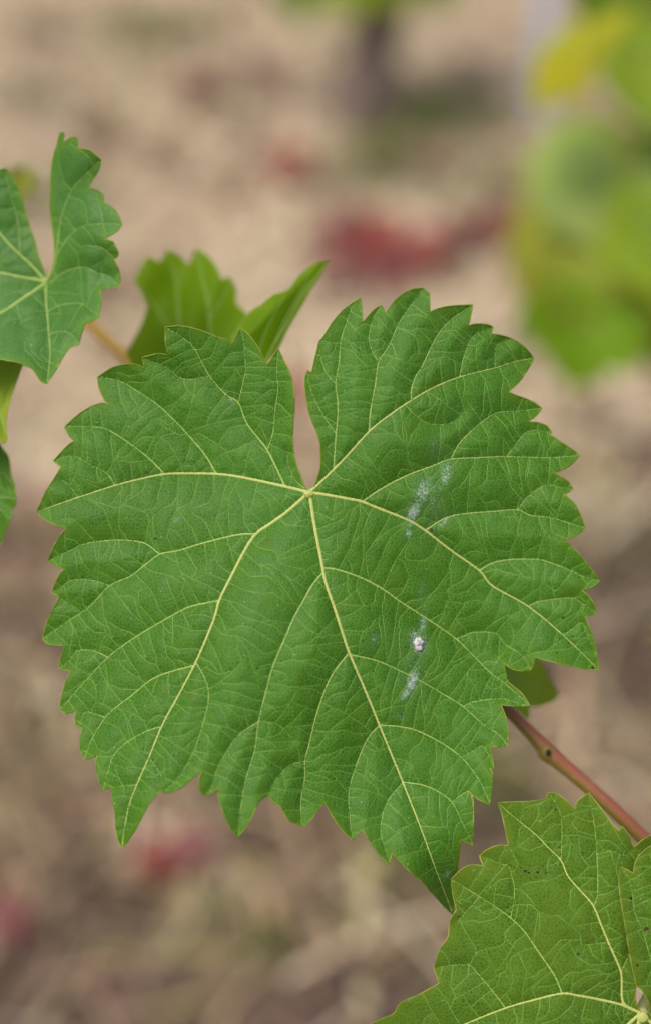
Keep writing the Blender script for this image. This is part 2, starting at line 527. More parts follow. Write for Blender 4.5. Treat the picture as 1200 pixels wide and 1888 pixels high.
class Surf:
    """blade of a leaf drawn in photograph pixels, each vertex at its own camera depth"""
    def __init__(self, outline, depth, veins, spacing=5.0, quilt=(0.0011, 45), fine_pts=None, fine_quilt=(0.00036, 8), step=3.0):
        self.out = smooth_outline(outline, step)
        x0, y0 = np.floor(self.out.min(0)).astype(int) - 3
        x1, y1 = np.ceil(self.out.max(0)).astype(int) + 4
        self.x0, self.y0 = x0, y0
        self.mask = inside_mask(self.out, x0, y0, x1 - x0, y1 - y0)
        self.depth = depth
        self.veins = veins
        pts = [tuple(p) for p in self.out]
        nb = len(pts)
        edges = [(i, (i + 1) % nb) for i in range(nb)]
        kd_b = KDTree(nb)
        for i, p in enumerate(pts): kd_b.insert((p[0], p[1], 0), i)
        kd_b.balance()
        vp = [p for v in veins for p in v]
        fp = [p for v in (fine_pts or []) for p in v]
        kd_v = KDTree(max(1, len(vp)))
        for i, p in enumerate(vp): kd_v.insert((p[0], p[1], 0), i)
        kd_v.balance()
        kd_f = KDTree(max(1, len(vp) + len(fp)))
        for i, p in enumerate(vp + fp): kd_f.insert((p[0], p[1], 0), i)
        kd_f.balance()
        h, w = self.mask.shape
        row = 0
        y = y0
        cand = []
        while y < y1:
            xs = np.arange(x0 + (spacing / 2 if row % 2 else 0), x1, spacing)
            for x in xs:
                ix, iy = int(x - x0), int(y - y0)
                if 0 <= ix < w and 0 <= iy < h and self.mask[iy, ix]:
                    cand.append((x + random.uniform(-.6, .6), y + random.uniform(-.6, .6)))
            y += spacing * 0.866
            row += 1
        cand += [tuple(p) for v in veins for p in v[::2]]
        for p in cand:
            if kd_b.find((p[0], p[1], 0))[2] > spacing * 0.45:
                ix, iy = int(p[0] - x0), int(p[1] - y0)
                if 0 <= ix < w and 0 <= iy < h and self.mask[iy, ix]:
                    pts.append(p)
        r = delaunay_2d_cdt([Vector(p) for p in pts], edges, [], 1, 1e-4)
        vs, fs = r[0], r[2]
        self.v2 = np.array([(v.x, v.y) for v in vs])
        self.faces = [tuple(f) for f in fs]
        d = depth(self.v2[:, 0], self.v2[:, 1])
        dv = np.array([kd_v.find((p[0], p[1], 0))[2] if vp else 99 for p in self.v2])
        self.rim = np.exp(-(np.array([kd_b.find((p[0], p[1], 0))[2] for p in self.v2]) / 9.0) ** 1.2)
        d = d - quilt[0] * (1 - np.exp(-dv / quilt[1]))
        if fp:
            df = np.array([kd_f.find((p[0], p[1], 0))[2] for p in self.v2])
            d = d - fine_quilt[0] * (1 - np.exp(-df / fine_quilt[1]))
        self.d = d
        self.bvh = BVHTree.FromPolygons([(x, y, z * 10000) for (x, y), z in zip(self.v2, d)], self.faces)

    def depth_at(self, p):
        hit = self.bvh.ray_cast(Vector((p[0], p[1], -1e4)), Vector((0, 0, 1)))
        if hit[0] is not None:
            return hit[0].z / 10000
        i = self.bvh.find_nearest(Vector((p[0], p[1], float(self.depth(np.array([p[0]]), np.array([p[1]]))[0]) * 10000)))
        return i[0].z / 10000

    def world(self):
        return at(self.v2[:, 0], self.v2[:, 1], self.d)

    def ribbon(self, pts, w0, w1, lift=0.42, sink=0.10):
        """low rounded ridge along a line on the blade; widths in pixels"""
        p = np.asarray(pts, float)
        n = len(p)
        t = np.gradient(p, axis=0)
        t /= np.maximum(np.linalg.norm(t, axis=1), 1e-6)[:, None]
        nr = np.stack([-t[:, 1], t[:, 0]], 1)
        w = np.linspace(w0, w1, n)
        z = np.array([self.depth_at(q) for q in p])
        px2m = z / FPX
        offs = ((-0.5, -sink), (-0.28, lift * 0.75), (0.28, lift * 0.75), (0.5, -sink)) if w0 > 3 else ((-0.5, -sink), (0, lift), (0.5, -sink))
        V = []
        for a, hgt in offs:
            q = p + nr * (w * a)[:, None]
            V.append(at(q[:, 0], q[:, 1], z - np.maximum(w * hgt, 0.30 if hgt > 0 else -9) * px2m))
        k = len(offs)
        V = np.stack(V, 1).reshape(-1, 3)
        F = []
        for i in range(n - 1):
            for j in range(k - 1):
                F.append((i * k + j, i * k + j + 1, (i + 1) * k + j + 1, (i + 1) * k + j))
        return V, F

    def margin(self, rad):
        p = self.out
        z = np.array([self.depth_at(q) for q in p])
        c = at(p[:, 0], p[:, 1], z)
        n = len(p)
        t = np.roll(p, -1, 0) - np.roll(p, 1, 0)
        t /= np.maximum(np.linalg.norm(t, axis=1), 1e-6)[:, None]
        nr = np.stack([-t[:, 1], t[:, 0]], 1)
        V, F, k = [], [], 5
        rv = rad * np.array([0.75 + 0.9 * abs(mnoise.noise((q[0] * 0.035, q[1] * 0.035, 5.0))) + 0.3 * mnoise.noise((q[0] * 0.2, q[1] * 0.2, 1.0)) for q in p])
        for j in range(k):
            a = 2 * math.pi * j / k
            q = p + nr * (math.cos(a) * rv)[:, None]
            V.append(at(q[:, 0], q[:, 1], z - rv * 0.8 * math.sin(a) * z / FPX))
        V = np.stack(V, 1).reshape(-1, 3)
        for i in range(n):
            i2 = (i + 1) % n
            for j in range(k):
                F.append((i * k + j, i * k + (j + 1) % k, i2 * k + (j + 1) % k, i2 * k + j))
        return V, F


def join(parts):
    V, F, o = [], [], 0
    for v, f in parts:
        V.append(np.asarray(v)); F += [tuple(i + o for i in q) for q in f]; o += len(v)
    return np.vstack(V), F


def build_leaf(parent, label, outline, depth, J, prim, side, mats, spacing=5.0, quilt=(0.0021, 42), nets=(27, 10), residue=None,
               margin=1.2, seed=1, vw=1.0, blemishes=(), name='leaf', step=3.0, sub_of=None):
    """leaf part with its veins; prim/side = lists of (start width, end width, points)"""
    rnd = random.Random(seed)
    mleaf, mvein, mside, mmargin = mats
    P1 = [(a, b, spline(p, 4.0)) for a, b, p in prim]
    S1 = [(a, b, spline(p, 4.0)) for a, b, p in side]
    veins = [p for _, _, p in P1 + S1]
    s0 = smooth_outline(outline, step)
    lo = np.floor(s0.min(0)).astype(int) - 3; hi = np.ceil(s0.max(0)).astype(int) + 4
    mask = inside_mask(s0, lo[0], lo[1], hi[0] - lo[0], hi[1] - lo[1])
    occ = np.zeros(mask.shape, np.int32)
    for i, v in enumerate(veins): rasterise(occ, lo[0], lo[1], v, i + 1)
    net3 = net4 = []
    nid = 1000
    if nets[0]:
        net3, nid = grow_network(mask, lo[0], lo[1], veins, nets[0], 2.0, 0.035, 170, occ, rnd, nid)
    if len(nets) > 1 and nets[1]:
        net4, nid = grow_network(mask, lo[0], lo[1], veins + net3, nets[1], 2.0, 0.05, 60, occ, rnd, nid)
    S = Surf(outline, depth, veins, spacing, quilt, net3, step=step)
    org = at(J[0], J[1], S.depth_at(J))
    attrs = {'leaf_map': ('FLOAT_VECTOR', np.column_stack([S.v2 / 100.0, np.full(len(S.v2), seed * 3.7)])), 'rim': ('FLOAT', S.rim)}
    rs = np.zeros(len(S.v2))
    for (x, y, sx, sy, a, k) in residue or ():
        c, s = math.cos(a), math.sin(a)
        dx, dy = S.v2[:, 0] - x, S.v2[:, 1] - y
        u, v = dx * c + dy * s, -dx * s + dy * c
        rs = np.maximum(rs, k * np.exp(-0.5 * ((u / sx) ** 2 + (v / sy) ** 2)))
    attrs['residue'] = ('FLOAT', rs)
    leaf = mesh_obj(name, S.world(), S.faces, mleaf, sub_of or parent, org, attrs=attrs)
    if label: leaf['label'] = label
    if sub_of: leaf = sub_of
    for a, b, p in P1:
        v, f = S.ribbon(p, a * vw * 0.88, b * vw * 0.7)
        mesh_obj('main_vein', v, f, mvein, leaf)
    for a, b, p in S1:
        v, f = S.ribbon(p, a * vw * 0.85, b * vw * 0.6)
        mesh_obj('side_vein', v, f, mside, leaf)
    if net3:
        v, f = join([S.ribbon(p[::2] if len(p) > 6 else p, 1.7, 1.3) for p in net3])
        mesh_obj('vein_network', v, f, M['vein_fine'], leaf, kind='stuff')
    if net4:
        v, f = join([S.ribbon(p[::2] if len(p) > 6 else p, 1.2, 0.9) for p in net4])
        mesh_obj('fine_vein_network', v, f, M['vein_finest'], leaf, kind='stuff')
    if margin:
        v, f = S.margin(margin)
        mesh_obj('margin', v, f, mmargin, leaf)
    for (x, y, r) in blemishes:
        n = 9
        rr = [r * rnd.uniform(0.6, 1.25) for _ in range(n)]
        q = [(x + rr[k] * math.cos(2 * math.pi * k / n), y + rr[k] * math.sin(2 * math.pi * k / n) * 0.8) for k in range(n)]
        z = S.depth_at((x, y))
        vv = [at(a, b, S.depth_at((a, b)) - 0.25 * z / FPX) for a, b in q] + [at(x, y, z - max(1.0, r * 0.25) * z / FPX)]
        mesh_obj('blemish', vv, [(k, (k + 1) % n, n) for k in range(n)], M['blemish'], leaf)
    return leaf, S


def add_petiole(leaf, pts_px, r0, r1, mat=None):
    w = [tuple(at(*p)) for p in pts_px]
    c = spline(w, 0.002)
    v, f = tube(c, np.linspace(r0, r1, len(c)), 9)
    return mesh_obj('petiole', v, f, mat or M['petiole'], leaf)


# ------------------------------------------------------------------ the traced main leaf
MAIN = P('562.7,900 553,873 543,843 540,810 541,777 542.7,747 541.7,717 535,690 526.7,670 513,643 492.7,673 480,647 468,628 456.7,615 443,604 '
 '428,634 420,627 400,621 366.7,608 333,601 305,603 306,630 310,655 293,652 263,659 267,679 253,672 230,672 207,678 180,695 185,720 195,740 202,745 '
 '187,743 163,752 140,768 120,787 128,803 138,813 127,820 112,835 99,850 113,861 100,883 83,910 68,943 83,958 103,968 123,974 112,987 100,1007 '
 '89,1035 103,1043 120,1049 108,1063 95,1093 110,1099 100,1120 87,1147 79,1177 90,1187 120,1191 112,1213 109,1233 130,1237 120,1263 112,1293 '
 '111,1310 123,1316 140,1311 139,1330 142,1340 153,1342 148,1360 148,1383 157,1399 170,1398 180,1392 177,1410 182,1437 190,1458 205,1450 208,1473 '
 '212,1500 216,1540 225,1565 237,1550 257,1517 280,1477 300,1456 303,1463 327,1457 350,1440 372,1422 367,1440 371,1460 380,1467 407,1455 403,1470 413,1500 '
 '427,1530 439,1544 457,1520 472,1490 480,1475 495,1465 503,1478 517,1487 528,1507 543,1518 560,1524 577,1507 598,1478 613,1505 630,1530 650,1549 '
 '667,1529 683,1553 700,1577 717,1593 723,1573 750,1602 780,1629 805,1657 836,1690 838,1650 842,1603 845,1577 849,1547 857,1552 870,1558 872,1527 872,1493 '
 '867,1463 883,1475 902,1483 905,1460 907,1427 902,1417 910,1418 908,1400 902,1375 917,1377 935,1375 936,1350 932,1323 923,1300 950,1302 977,1301 '
 '960,1277 937,1258 932,1243 928,1222 940,1232 957,1237 977,1236 984,1223 985,1212 1007,1218 1043,1227 1080,1234 1103,1235 1100,1207 1092,1173 '
 '1078,1137 1100,1130 1093,1112 1083,1098 1072,1089 1090,1083 1105,1071 1090,1050 1067,1022 1047,1002 1035,998 1057,990 1078,974 1070,950 1057,928 '
 '1042,913 1035,915 1055,902 1045,887 1020,872 1047,860 1068,840 1053,828 1033,815 1013,802 1016,797 1007,785 990,779 972,778 987,767 998,753 980,740 '
 '960,732 937,723 957,703 973,680 983,662 973,647 953,630 930,620 905,615 908,603 897,598 877,597 863,600 867,583 871,562 843,563 813,567 792,575 '
 '792,557 791,540 780,531 760,533 740,543 723,560 710,577 703,562 687,573 668,595 667,570 665,549 647,560 627,577 610,598 597,620 588,630 585,643 579,667 '
 '575,687 567,683 562,700 563,727 572,767 582,793 590,820 591,853 587,877 577,900 570,908')
PV = [(10, 3.0, P('570,908 572,917 580,970 592,1033 600,1073 617,1123 633,1173 642,1200 663,1250 683,1297 699,1337 720,1388 742,1442 777,1532 805,1610 832,1680')),
 (9.5, 2.2, P('570,908 530,943 500,965 472,985 450,1018 422,1072 405,1107 393,1147 362,1220 327,1287 300,1337 275,1397 253,1447 238,1487 230,1530 226,1560')),
 (9, 2.2, P('570,908 530,898 480,887 440,879 400,874 353,873 305,874 260,883 213,895 145,917 107,930 72,943')),
 (9, 2.0, P('570,908 600,912 650,921 668,925 700,938 750,958 782,977 830,1014 883,1052 907,1080 973,1118 1037,1171 1098,1230')),
 (7, 1.8, P('570,908 590,890 615,866 640,840 680,796 710,771 758,738 800,714 847,695 912,678 947,667 980,661'))]
SV = [(5.5, 2, P('525,895 493,830 457,783 440,743 417,727 387,693 357,640 337,623 317,610 306,604')),
 (3, 1.6, P('440,743 448,707 453,680 450,633 444,607')), (3.2, 1.6, P('493,830 503,800 507,760 513,713 510,690 513,646')),
 (2.6, 1.4, P('387,693 350,700 327,693 307,677 280,667 266,661')),
 (4.5, 1.8, P('400,874 377,837 343,797 320,773 287,743 247,717 220,702 182,696')), (4, 1.8, P('305,874 300,870 277,847 247,823 200,793 167,787 123,786')),
 (3, 1.5, P('213,895 197,873 167,857 140,842 117,843 101,850')), (2, 1.2, P('145,917 130,897 115,885')),
 (5.5, 1.8, P('472,985 440,986 380,1000 330,1015 295,1022 270,1040 240,1063 203,1080 167,1117 130,1143 81,1176')),
 (3.6, 1.5, P('295,1022 270,1003 243,997 207,996 160,1002 130,1015 91,1034')), (2.8, 1.3, P('203,1080 183,1073 160,1069 133,1070 112,1083 97,1092')),
 (2, 1.1, P('150,1128 130,1114 112,1103')),
 (4.8, 1.7, P('405,1107 380,1112 353,1118 327,1130 253,1173 200,1212 157,1257 113,1307')), (2.8, 1.3, P('200,1212 173,1200 143,1200 130,1217 111,1232')),
 (4.6, 1.7, P('357,1228 317,1238 280,1253 243,1283 220,1300 195,1323 170,1363 157,1397')), (2.4, 1.2, P('195,1323 177,1317 158,1313 150,1328 142,1339')),
 (3.4, 1.4, P('296,1340 267,1350 233,1370 210,1393 200,1423 191,1455')), (3.4, 1.4, P('362,1221 378,1250 385,1275 382,1307 367,1360 347,1407 327,1437 305,1458')),
 (1.8, 1.1, P('275,1397 287,1413 302,1437')), (1.8, 1.1, P('253,1447 230,1449 207,1452')),
 (5.5, 2, P('596,1055 577,1077 560,1107 543,1137 523,1183 503,1230 490,1278 477,1330 470,1383 453,1440 443,1500 440,1540')),
 (2.8, 1.3, P('477,1330 443,1353 420,1383 400,1420 394,1443 382,1464')), (1.9, 1.1, P('477,1330 503,1333 523,1343 537,1360')),
 (5, 2, P('643,1204 617,1237 600,1270 582,1323 570,1373 562,1403 562,1433 555,1477 556,1520')), (2.2, 1.2, P('562,1403 533,1412 510,1437 496,1463')),
 (5.5, 2, P('596,1047 620,1050 660,1063 700,1083 743,1113 793,1145 840,1178 870,1207 903,1240 933,1263 974,1299')),
 (3.2, 1.4, P('840,1178 857,1172 873,1166 913,1168 930,1188 960,1207 977,1233')),
 (4.6, 1.8, P('645,1207 693,1218 737,1237 775,1256 817,1280 853,1303 893,1338 917,1353 934,1373')), (2.8, 1.3, P('853,1303 870,1295 907,1289 933,1289 957,1298 974,1301')),
 (4.4, 1.7, P('699,1337 737,1340 770,1348 817,1372 850,1397 870,1420 887,1447 902,1479')), (2.2, 1.2, P('850,1397 875,1383 888,1376 900,1392 908,1410')),
 (3.6, 1.5, P('699,1337 677,1363 657,1410 643,1460 645,1510 649,1543')),
 (3.8, 1.5, P('742,1442 780,1448 813,1463 833,1480 847,1507 869,1554')), (2.8, 1.3, P('742,1443 717,1473 705,1503 702,1537 710,1567 717,1589')),
 (2.4, 1.2, P('833,1480 850,1465 865,1460 872,1478 871,1510')),
 (5.5, 1.9, P('668,925 700,903 747,878 797,859 830,847 877,844 933,842 1010,844 1066,840')), (3.6, 1.5, P('830,847 847,817 877,787 913,762 953,758 996,753')),
 (2.2, 1.1, P('933,842 950,820 968,798 990,793 1014,797')),
 (4.8, 1.8, P('785,977 817,957 850,948 907,943 953,940 977,950 1017,955 1076,973')), (2.6, 1.2, P('953,940 973,915 1005,895 1030,898 1053,902')),
 (4.0, 1.6, P('883,1052 907,1038 937,1032 967,1031 1000,1033 1047,1050 1073,1062 1103,1071')), (3.2, 1.4, P('973,1118 990,1110 1027,1104 1057,1103 1072,1113 1098,1129')),
 (2.2, 1.2, P('1037,1171 1050,1163 1070,1148 1080,1165 1094,1200')),
 (4.2, 1.7, P('615,866 618,820 623,753 619,707 625,667 628,630 638,597 650,562')), (2.8, 1.3, P('619,799 597,767 580,737 570,707 567,686')),
 (2.4, 1.2, P('619,707 603,690 592,663 588,640')), (4.2, 1.7, P('680,796 683,757 692,707 698,667 717,637 733,600 750,573 779,534')),
 (2.4, 1.2, P('698,667 687,650 680,623 687,590 702,564')), (3.8, 1.6, P('758,738 758,717 768,690 777,677 803,623 827,593 869,563')),
 (3.2, 1.4, P('847,695 848,687 855,657 872,620 906,604')), (1.9, 1.1, P('912,678 912,650 917,635 935,626')),
 (2.2, 1.2, P('745,745 765,765 787,780 813,783 837,777 850,760')), (2.2, 1.2, P('566,904 545,885 533,860 530,838'))]


def depth_main(x, y):
    u = (x - 580) / 520.0; v = (y - 1010) / 560.0
    r2 = u * u + v * v
    d = 0.2985 + 0.0075 * u * u - 0.0065 * v * v * np.where(v > 0, 1.0, 0.6)
    d = d + 0.0020 * np.sin(x / 95.0 + y / 210.0) + 0.0016 * np.sin(y / 80.0 - x / 150.0)
    d = d - 0.006 * np.exp(-((x - 330) / 260.0) ** 2 - ((y - 1330) / 260.0) ** 2)      # lower left half tips up to the sky
    d = d + 0.004 * np.exp(-((x - 860) / 160.0) ** 2 - ((y - 1330) / 200.0) ** 2)
    d = d + 0.0035 * np.exp(-((x - 200) / 90.0) ** 2 - ((y - 700) / 70.0) ** 2)
    d = d + 0.019 * np.exp(-((x - 855) / 75.0) ** 2 - ((y - 1680) / 100.0) ** 2)       # the tip hangs behind the lower leaf
    fold = (x - 930) * 0.62 + (y - 1200) * 0.78                                      # right lobe tucks under the one below it
    d = d + 0.0022 / (1 + np.exp(fold / 9.0)) * np.exp(-((x - 955) / 60.0) ** 2 - ((y - 1215) / 55.0) ** 2)
    return d


RES = [(802, 825, 22, 8, 1.9, 0.42), (821, 872, 24, 9, 1.75, 0.72), (780, 905, 22, 13, 1.9, 0.78), (761, 945, 22, 9, 1.9, 1.0), (800, 925, 40, 16, 1.8, 0.45),
       (752, 983, 8, 5, 1.8, 0.9), (817, 960, 12, 7, 2.4, 0.65), (776, 1095, 20, 6, 1.7, 0.42), (779, 1149, 16, 6, 1.7, 0.75), (764, 1176, 14, 10, 1.9, 0.8),
       (772, 1189, 16, 13, 1.6, 0.85), (760, 1255, 20, 9, 1.9, 0.95), (746, 1281, 10, 6, 1.9, 0.85), (737, 1322, 8, 4, 0.4, 0.7), (690, 1180, 16, 8, 2.3, 0.45),
       (760, 1230, 40, 20, 1.7, 0.4), (824, 1613, 7, 5, 1.9, 0.8), (427, 738, 4, 3, 0, 0.95), (325, 958, 7, 4, 0, 0.6)]

# the shoot that carries the sharp leaves: Empty at its thick end
shoot = empty('vine_shoot', Vector(at(1300, 1660, 0.318)), 'pink and green vine shoot carrying the large sharp toothed grape leaf', 'vine shoot')
SHOOT = [(1330, 1690, .3175, 16), (1190, 1550, .318, 15.5), (1100, 1465, .3195, 15.5), (1045, 1417, .321, 16), (1012, 1388, .3215, 19), (990, 1364, .322, 15.5), (935, 1310, .3245, 12),
         (800, 1182, .334, 12), (600, 1000, .349, 13), (420, 835, .360, 13), (235, 662, .371, 13), (165, 597, .376, 13), (60, 500, .385, 13), (-90, 370, .40, 12)]
sw = np.array([list(at(a, b, c)) + [0.86 * r * c / FPX] for a, b, c, r in SHOOT])
sw = spline(sw, 0.003)
v, f = tube(sw[:, :3], sw[:, 3], 18)
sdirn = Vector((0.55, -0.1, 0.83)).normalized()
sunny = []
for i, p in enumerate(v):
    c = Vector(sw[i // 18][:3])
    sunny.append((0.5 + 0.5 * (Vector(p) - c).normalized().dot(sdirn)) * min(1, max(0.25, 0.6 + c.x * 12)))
mesh_obj('cane', v, f, M['cane'], shoot, attrs={'sunny': ('FLOAT', sunny), 'ochre': ('FLOAT', [min(1, max(0, -p[0] * 22)) for p in v])})


def lump(name, c, ax, r, mat, parent, n=10, m=7, jit=0.12, attrs=True, seed=0, top=False):
    rr = random.Random(seed)
    V, F = [], []
    X, Y, Z = ax
    for j in range(m + 1):
        th = math.pi * j / m
        for i in range(n):
            a = 2 * math.pi * i / n
            k = 1 + rr.uniform(-jit, jit)
            V.append(Vector(c) + X * (r[0] * k * math.sin(th) * math.cos(a)) + Y * (r[1] * k * math.sin(th) * math.sin(a)) + Z * (r[2] * math.cos(th) * k))
    for j in range(m):
        for i in range(n):
            F.append((j * n + i, j * n + (i + 1) % n, (j + 1) * n + (i + 1) % n, (j + 1) * n + i))
    at_ = {'sunny': ('FLOAT', [0.5] * len(V))} if mat is M['cane'] else None
    o = mesh_obj(name, V, F, mat, parent, origin=c if parent is None else None, attrs=at_)
    return o


VX, VY, VZ = Vector(RGT), Vector(UPV), Vector(-FWD)
sx_ = (VX - VY).normalized()
lump('node', at(1009, 1388, .3213), (sx_, (VX + VY).normalized(), VZ), (0.0026, 0.0021, 0.0019), M['cane'], shoot, 14, 10, 0.03, seed=2)
lump('bud_scar', at(1010, 1388, .3190), (VX, VY, VZ), (0.0006, 0.0008, 0.0005), M['blemish'], shoot, seed=3)

STD = (M['leaf'], M['vein'], M['vein_side'], M['margin'])
main, SM = build_leaf(shoot, 'large sharp mid green grape leaf with pale veins and white residue specks', MAIN, depth_main, (570, 908), PV, SV, STD,
                      spacing=5.0, residue=RES, seed=11,
                      blemishes=[(795, 977, 4.5), (287, 993, 3), (1037, 1139, 3.5), (1092, 1231, 3), (475, 1232, 2), (688, 1238, 2.2), (321, 1393, 2)])
zj = SM.depth_at((570, 908))
add_petiole(main, [(570, 909, zj + .0004), (571, 930, zj + .006), (580, 975, zj + .025), (600, 1000, .349)], 0.0013, 0.0016)
# whitish knot where the veins meet
lump('vein_knot', at(569, 911, zj - .0002), (VX, VY, VZ), (0.0011, 0.0008, 0.0007), M['vein'], main, seed=5)
zd = SM.depth_at((771, 1187))
dr = lump('dried_droplet', at(771, 1187, zd - .0003), (VX, VY, VZ), (0.00095, 0.0015, 0.0003), M['droplet'], None, 18, 9, 0.26, seed=9)
tag(dr, 'tiny whitish dried droplet stuck on the large leaf near the midrib', 'droplet')

# ------------------------------------------------------------------ lower right leaf (two overlapping basal lobes)
LOW = P('1173,1852 1171,1828 1185,1780 1215,1700 1260,1640 1290,1570 1260,1520 1225,1530 1200,1540 1183,1549 1167,1563 1160,1544 1146,1523 1140,1532 1125,1515 1108,1492 1085,1462 '
 '1071,1471 1062,1480 1060,1492 1042,1475 1025,1463 1010,1461 1006,1473 983,1477 950,1478 917,1480 925,1503 931,1532 937,1559 917,1559 896,1567 883,1578 890,1596 867,1595 '
 '850,1603 831,1621 834,1648 841,1678 829,1698 825,1728 808,1753 804,1769 800,1786 809,1813 775,1832 738,1850 725,1869 700,1880 660,1905 640,1950 668,1965 640,2020 662,2060 640,2120 '
 '700,2150 690,2210 760,2220 800,2290 850,2250 900,2320 960,2270 1010,2380 1080,2330 1150,2460 1210,2350 1290,2390 1340,2280 1420,2290 1430,2190 1500,2150 1460,2070 1520,2000 1460,1950 '
 '1500,1890 1420,1860 1300,1850 1230,1862 1196,1866 1182,1872')
LOWP = [(8, 1.8, P('1180,1868 1146,1853 1100,1842 1067,1836 1035,1832 983,1844 931,1859 858,1888 780,1925 690,1960')),
        (7.5, 1.5, P('1180,1868 1148,1848 1144,1794 1125,1748 1108,1707 1092,1669 1067,1640 1046,1615 1033,1586 1008,1561 988,1540 950,1509 920,1483')),
        (10, 3, P('1180,1868 1160,1960 1150,2100 1150,2300 1150,2440')), (10, 3, P('1180,1868 1080,1960 980,2080 860,2230')), (9, 3, P('1180,1868 1270,1950 1370,2050 1480,2150'))]
LOWS = [(4.5, 1.7, P('1035,1830 1021,1798 996,1761 967,1719 940,1692 908,1669 883,1653 862,1640 833,1623')), (2.4, 1.2, P('883,1653 862,1678 842,1699')),
        (2.2, 1.2, P('941,1692 948,1644 937,1598 925,1594 900,1584 885,1578')), (3.2, 1.4, P('931,1858 904,1823 879,1794 865,1780 833,1780 803,1785')),
        (3.2, 1.4, P('1094,1671 1101,1644 1099,1565 1094,1515 1086,1466')), (2.4, 1.2, P('1033,1586 1035,1544 1033,1503 1021,1477 1012,1464')),
        (3, 1.4, P('1144,1792 1158,1761 1166,1735')), (2, 1.2, P('1117,1738 1090,1741 1062,1744')), (2.2, 1.2, P('1099,1575 1125,1570 1150,1577 1165,1566'))]
RLOBE = P('1196,1868 1196,1852 1183,1827 1171,1811 1158,1748 1150,1698 1142,1648 1140,1615 1145,1598 1167,1610 1169,1594 1179,1575 1200,1559 1240,1545 1262,1560 1300,1540 1330,1580 1370,1570 1385,1620 '
 '1430,1640 1420,1690 1460,1740 1430,1780 1450,1830 1400,1862 1300,1872 1230,1880 1205,1882')


def depth_low(x, y):
    u = (x - 1150) / 500.0; v = (y - 1860) / 500.0
    return 0.2962 + 0.006 * (u * u + v * v) + 0.0010 * np.sin(x / 70.0 + y / 120.0) + 0.003 * np.maximum(0, -u - .35) + 0.006 * np.exp(-((x - 1230) / 60.0) ** 2 - ((y - 1620) / 160.0) ** 2)


def depth_lobe(x, y):
    u = (x - 1150) / 500.0; v = (y - 1860) / 500.0
    return 0.2942 + 0.006 * (u * u + v * v) - 0.0015 * np.exp(-((y - 1700) / 110.0) ** 2) + 0.0016 * np.exp(-((y - 1880) / 40.0) ** 2)


LMAT = (M['leaf_low'], M['vein'], M['vein_side'], M['margin_tan'])
low, SL = build_leaf(shoot, 'olive green grape leaf with dark specks and yellowish margin below the shoot', LOW, depth_low, (1180, 1868), LOWP, LOWS, LMAT, seed=23, nets=(26, 10),
                     blemishes=[(967, 1606, 3.5), (974, 1609, 3), (990, 1608, 3.2), (1006, 1609, 2.6), (1011, 1608, 2), (960, 1600, 1.8), (1065, 1759, 4.2), (1023, 1492, 2.8), (1034, 1508, 2),
                                (1033, 1575, 2.2), (1031, 1562, 2), (1073, 1572, 2.0), (934, 1673, 2), (845, 1690, 2), (1108, 1667, 2), (985, 1590, 1.6), (1000, 1596, 1.6), (976, 1596, 1.4)])
build_leaf(None, None, RLOBE, depth_lobe, (1196, 1868), [(7, 2, P('1200,1872 1240,1800 1290,1720 1330,1600'))],
           [(2.6, 1.3, P('1218,1840 1185,1720 1169,1682 1162,1632 1146,1602')), (2.6, 1.3, P('1270,1750 1235,1680 1210,1620 1195,1570'))], LMAT, seed=29, nets=(26, 10),
           blemishes=[(1162, 1657, 3.4), (1190, 1713, 4.8), (1174, 1780, 3.2), (1184, 1602, 2)], name='basal_lobe', sub_of=low)
zl = SL.depth_at((1180, 1868))
lump('vein_knot', at(1184, 1876, zl - .0002), (VX, VY, VZ), (0.0013, 0.0011, 0.0004), M['vein'], low, seed=6)
add_petiole(low, [(1182, 1872, zl + .0004), (1190, 1850, zl + .006), (1240, 1760, .312), (1310, 1670, .3178)], 0.0014, 0.0016)

# ------------------------------------------------------------------ upper left leaf, creased along its right main vein
LEFT = P('89,517 97,498 101,466 99,437 95,405 93,368 94,321 99,289 106,265 111,244 119,245 117,262 132,253 143,254 144,273 164,276 175,284 187,295 183,313 172,331 164,347 180,350 191,358 192,374 '
 '206,381 220,397 226,415 214,429 193,440 209,445 218,464 217,473 210,478 220,498 223,517 218,530 204,531 185,536 188,556 183,585 169,593 157,597 151,614 146,636 130,641 116,660 103,683 87,707 '
 '75,702 61,682 45,673 29,667 13,665 0,664 -40,690 -70,660 -120,680 -150,630 -200,640 -210,580 -260,560 -230,500 -270,450 -220,420 -230,360 -170,350 -150,290 -100,320 -60,280 -30,310 '
 '0,313 8,311 16,315 24,326 32,344 44,371 46,384 53,411 64,442 74,477 85,506')
LEFTP = [(6, 1.8, P('86,520 85,548 89,591 91,617 93,654 88,703')), (10, 3, P('86,520 66,515 34,510 0,503 -90,495 -220,480')), (11, 3, P('86,522 40,553 0,579 -90,625 -190,632')),
         (8, 2, P('86,520 60,490 37,469 16,448 0,429 -50,370 -140,300')), (3.5, 1.6, P('88,516 102,485 108,440 114,400 132,352 159,321 184,297'))]
LEFTS = [(3, 1.4, P('37,469 34,413 26,379 16,344 11,316')), (3, 1.4, P('105,470 114,456 127,437 148,420 175,413 223,413')), (3.2, 1.4, P('93,522 106,511 127,498 156,493 180,503 201,510 218,528')),
         (2.8, 1.3, P('87,575 114,562 151,560 167,572 183,583')), (2.4, 1.3, P('91,617 106,612 124,612 138,622 145,635')), (2, 1.2, P('165,452 188,457 200,466 212,474')), (1.8, 1.1, P('30,560 36,580 40,600'))]


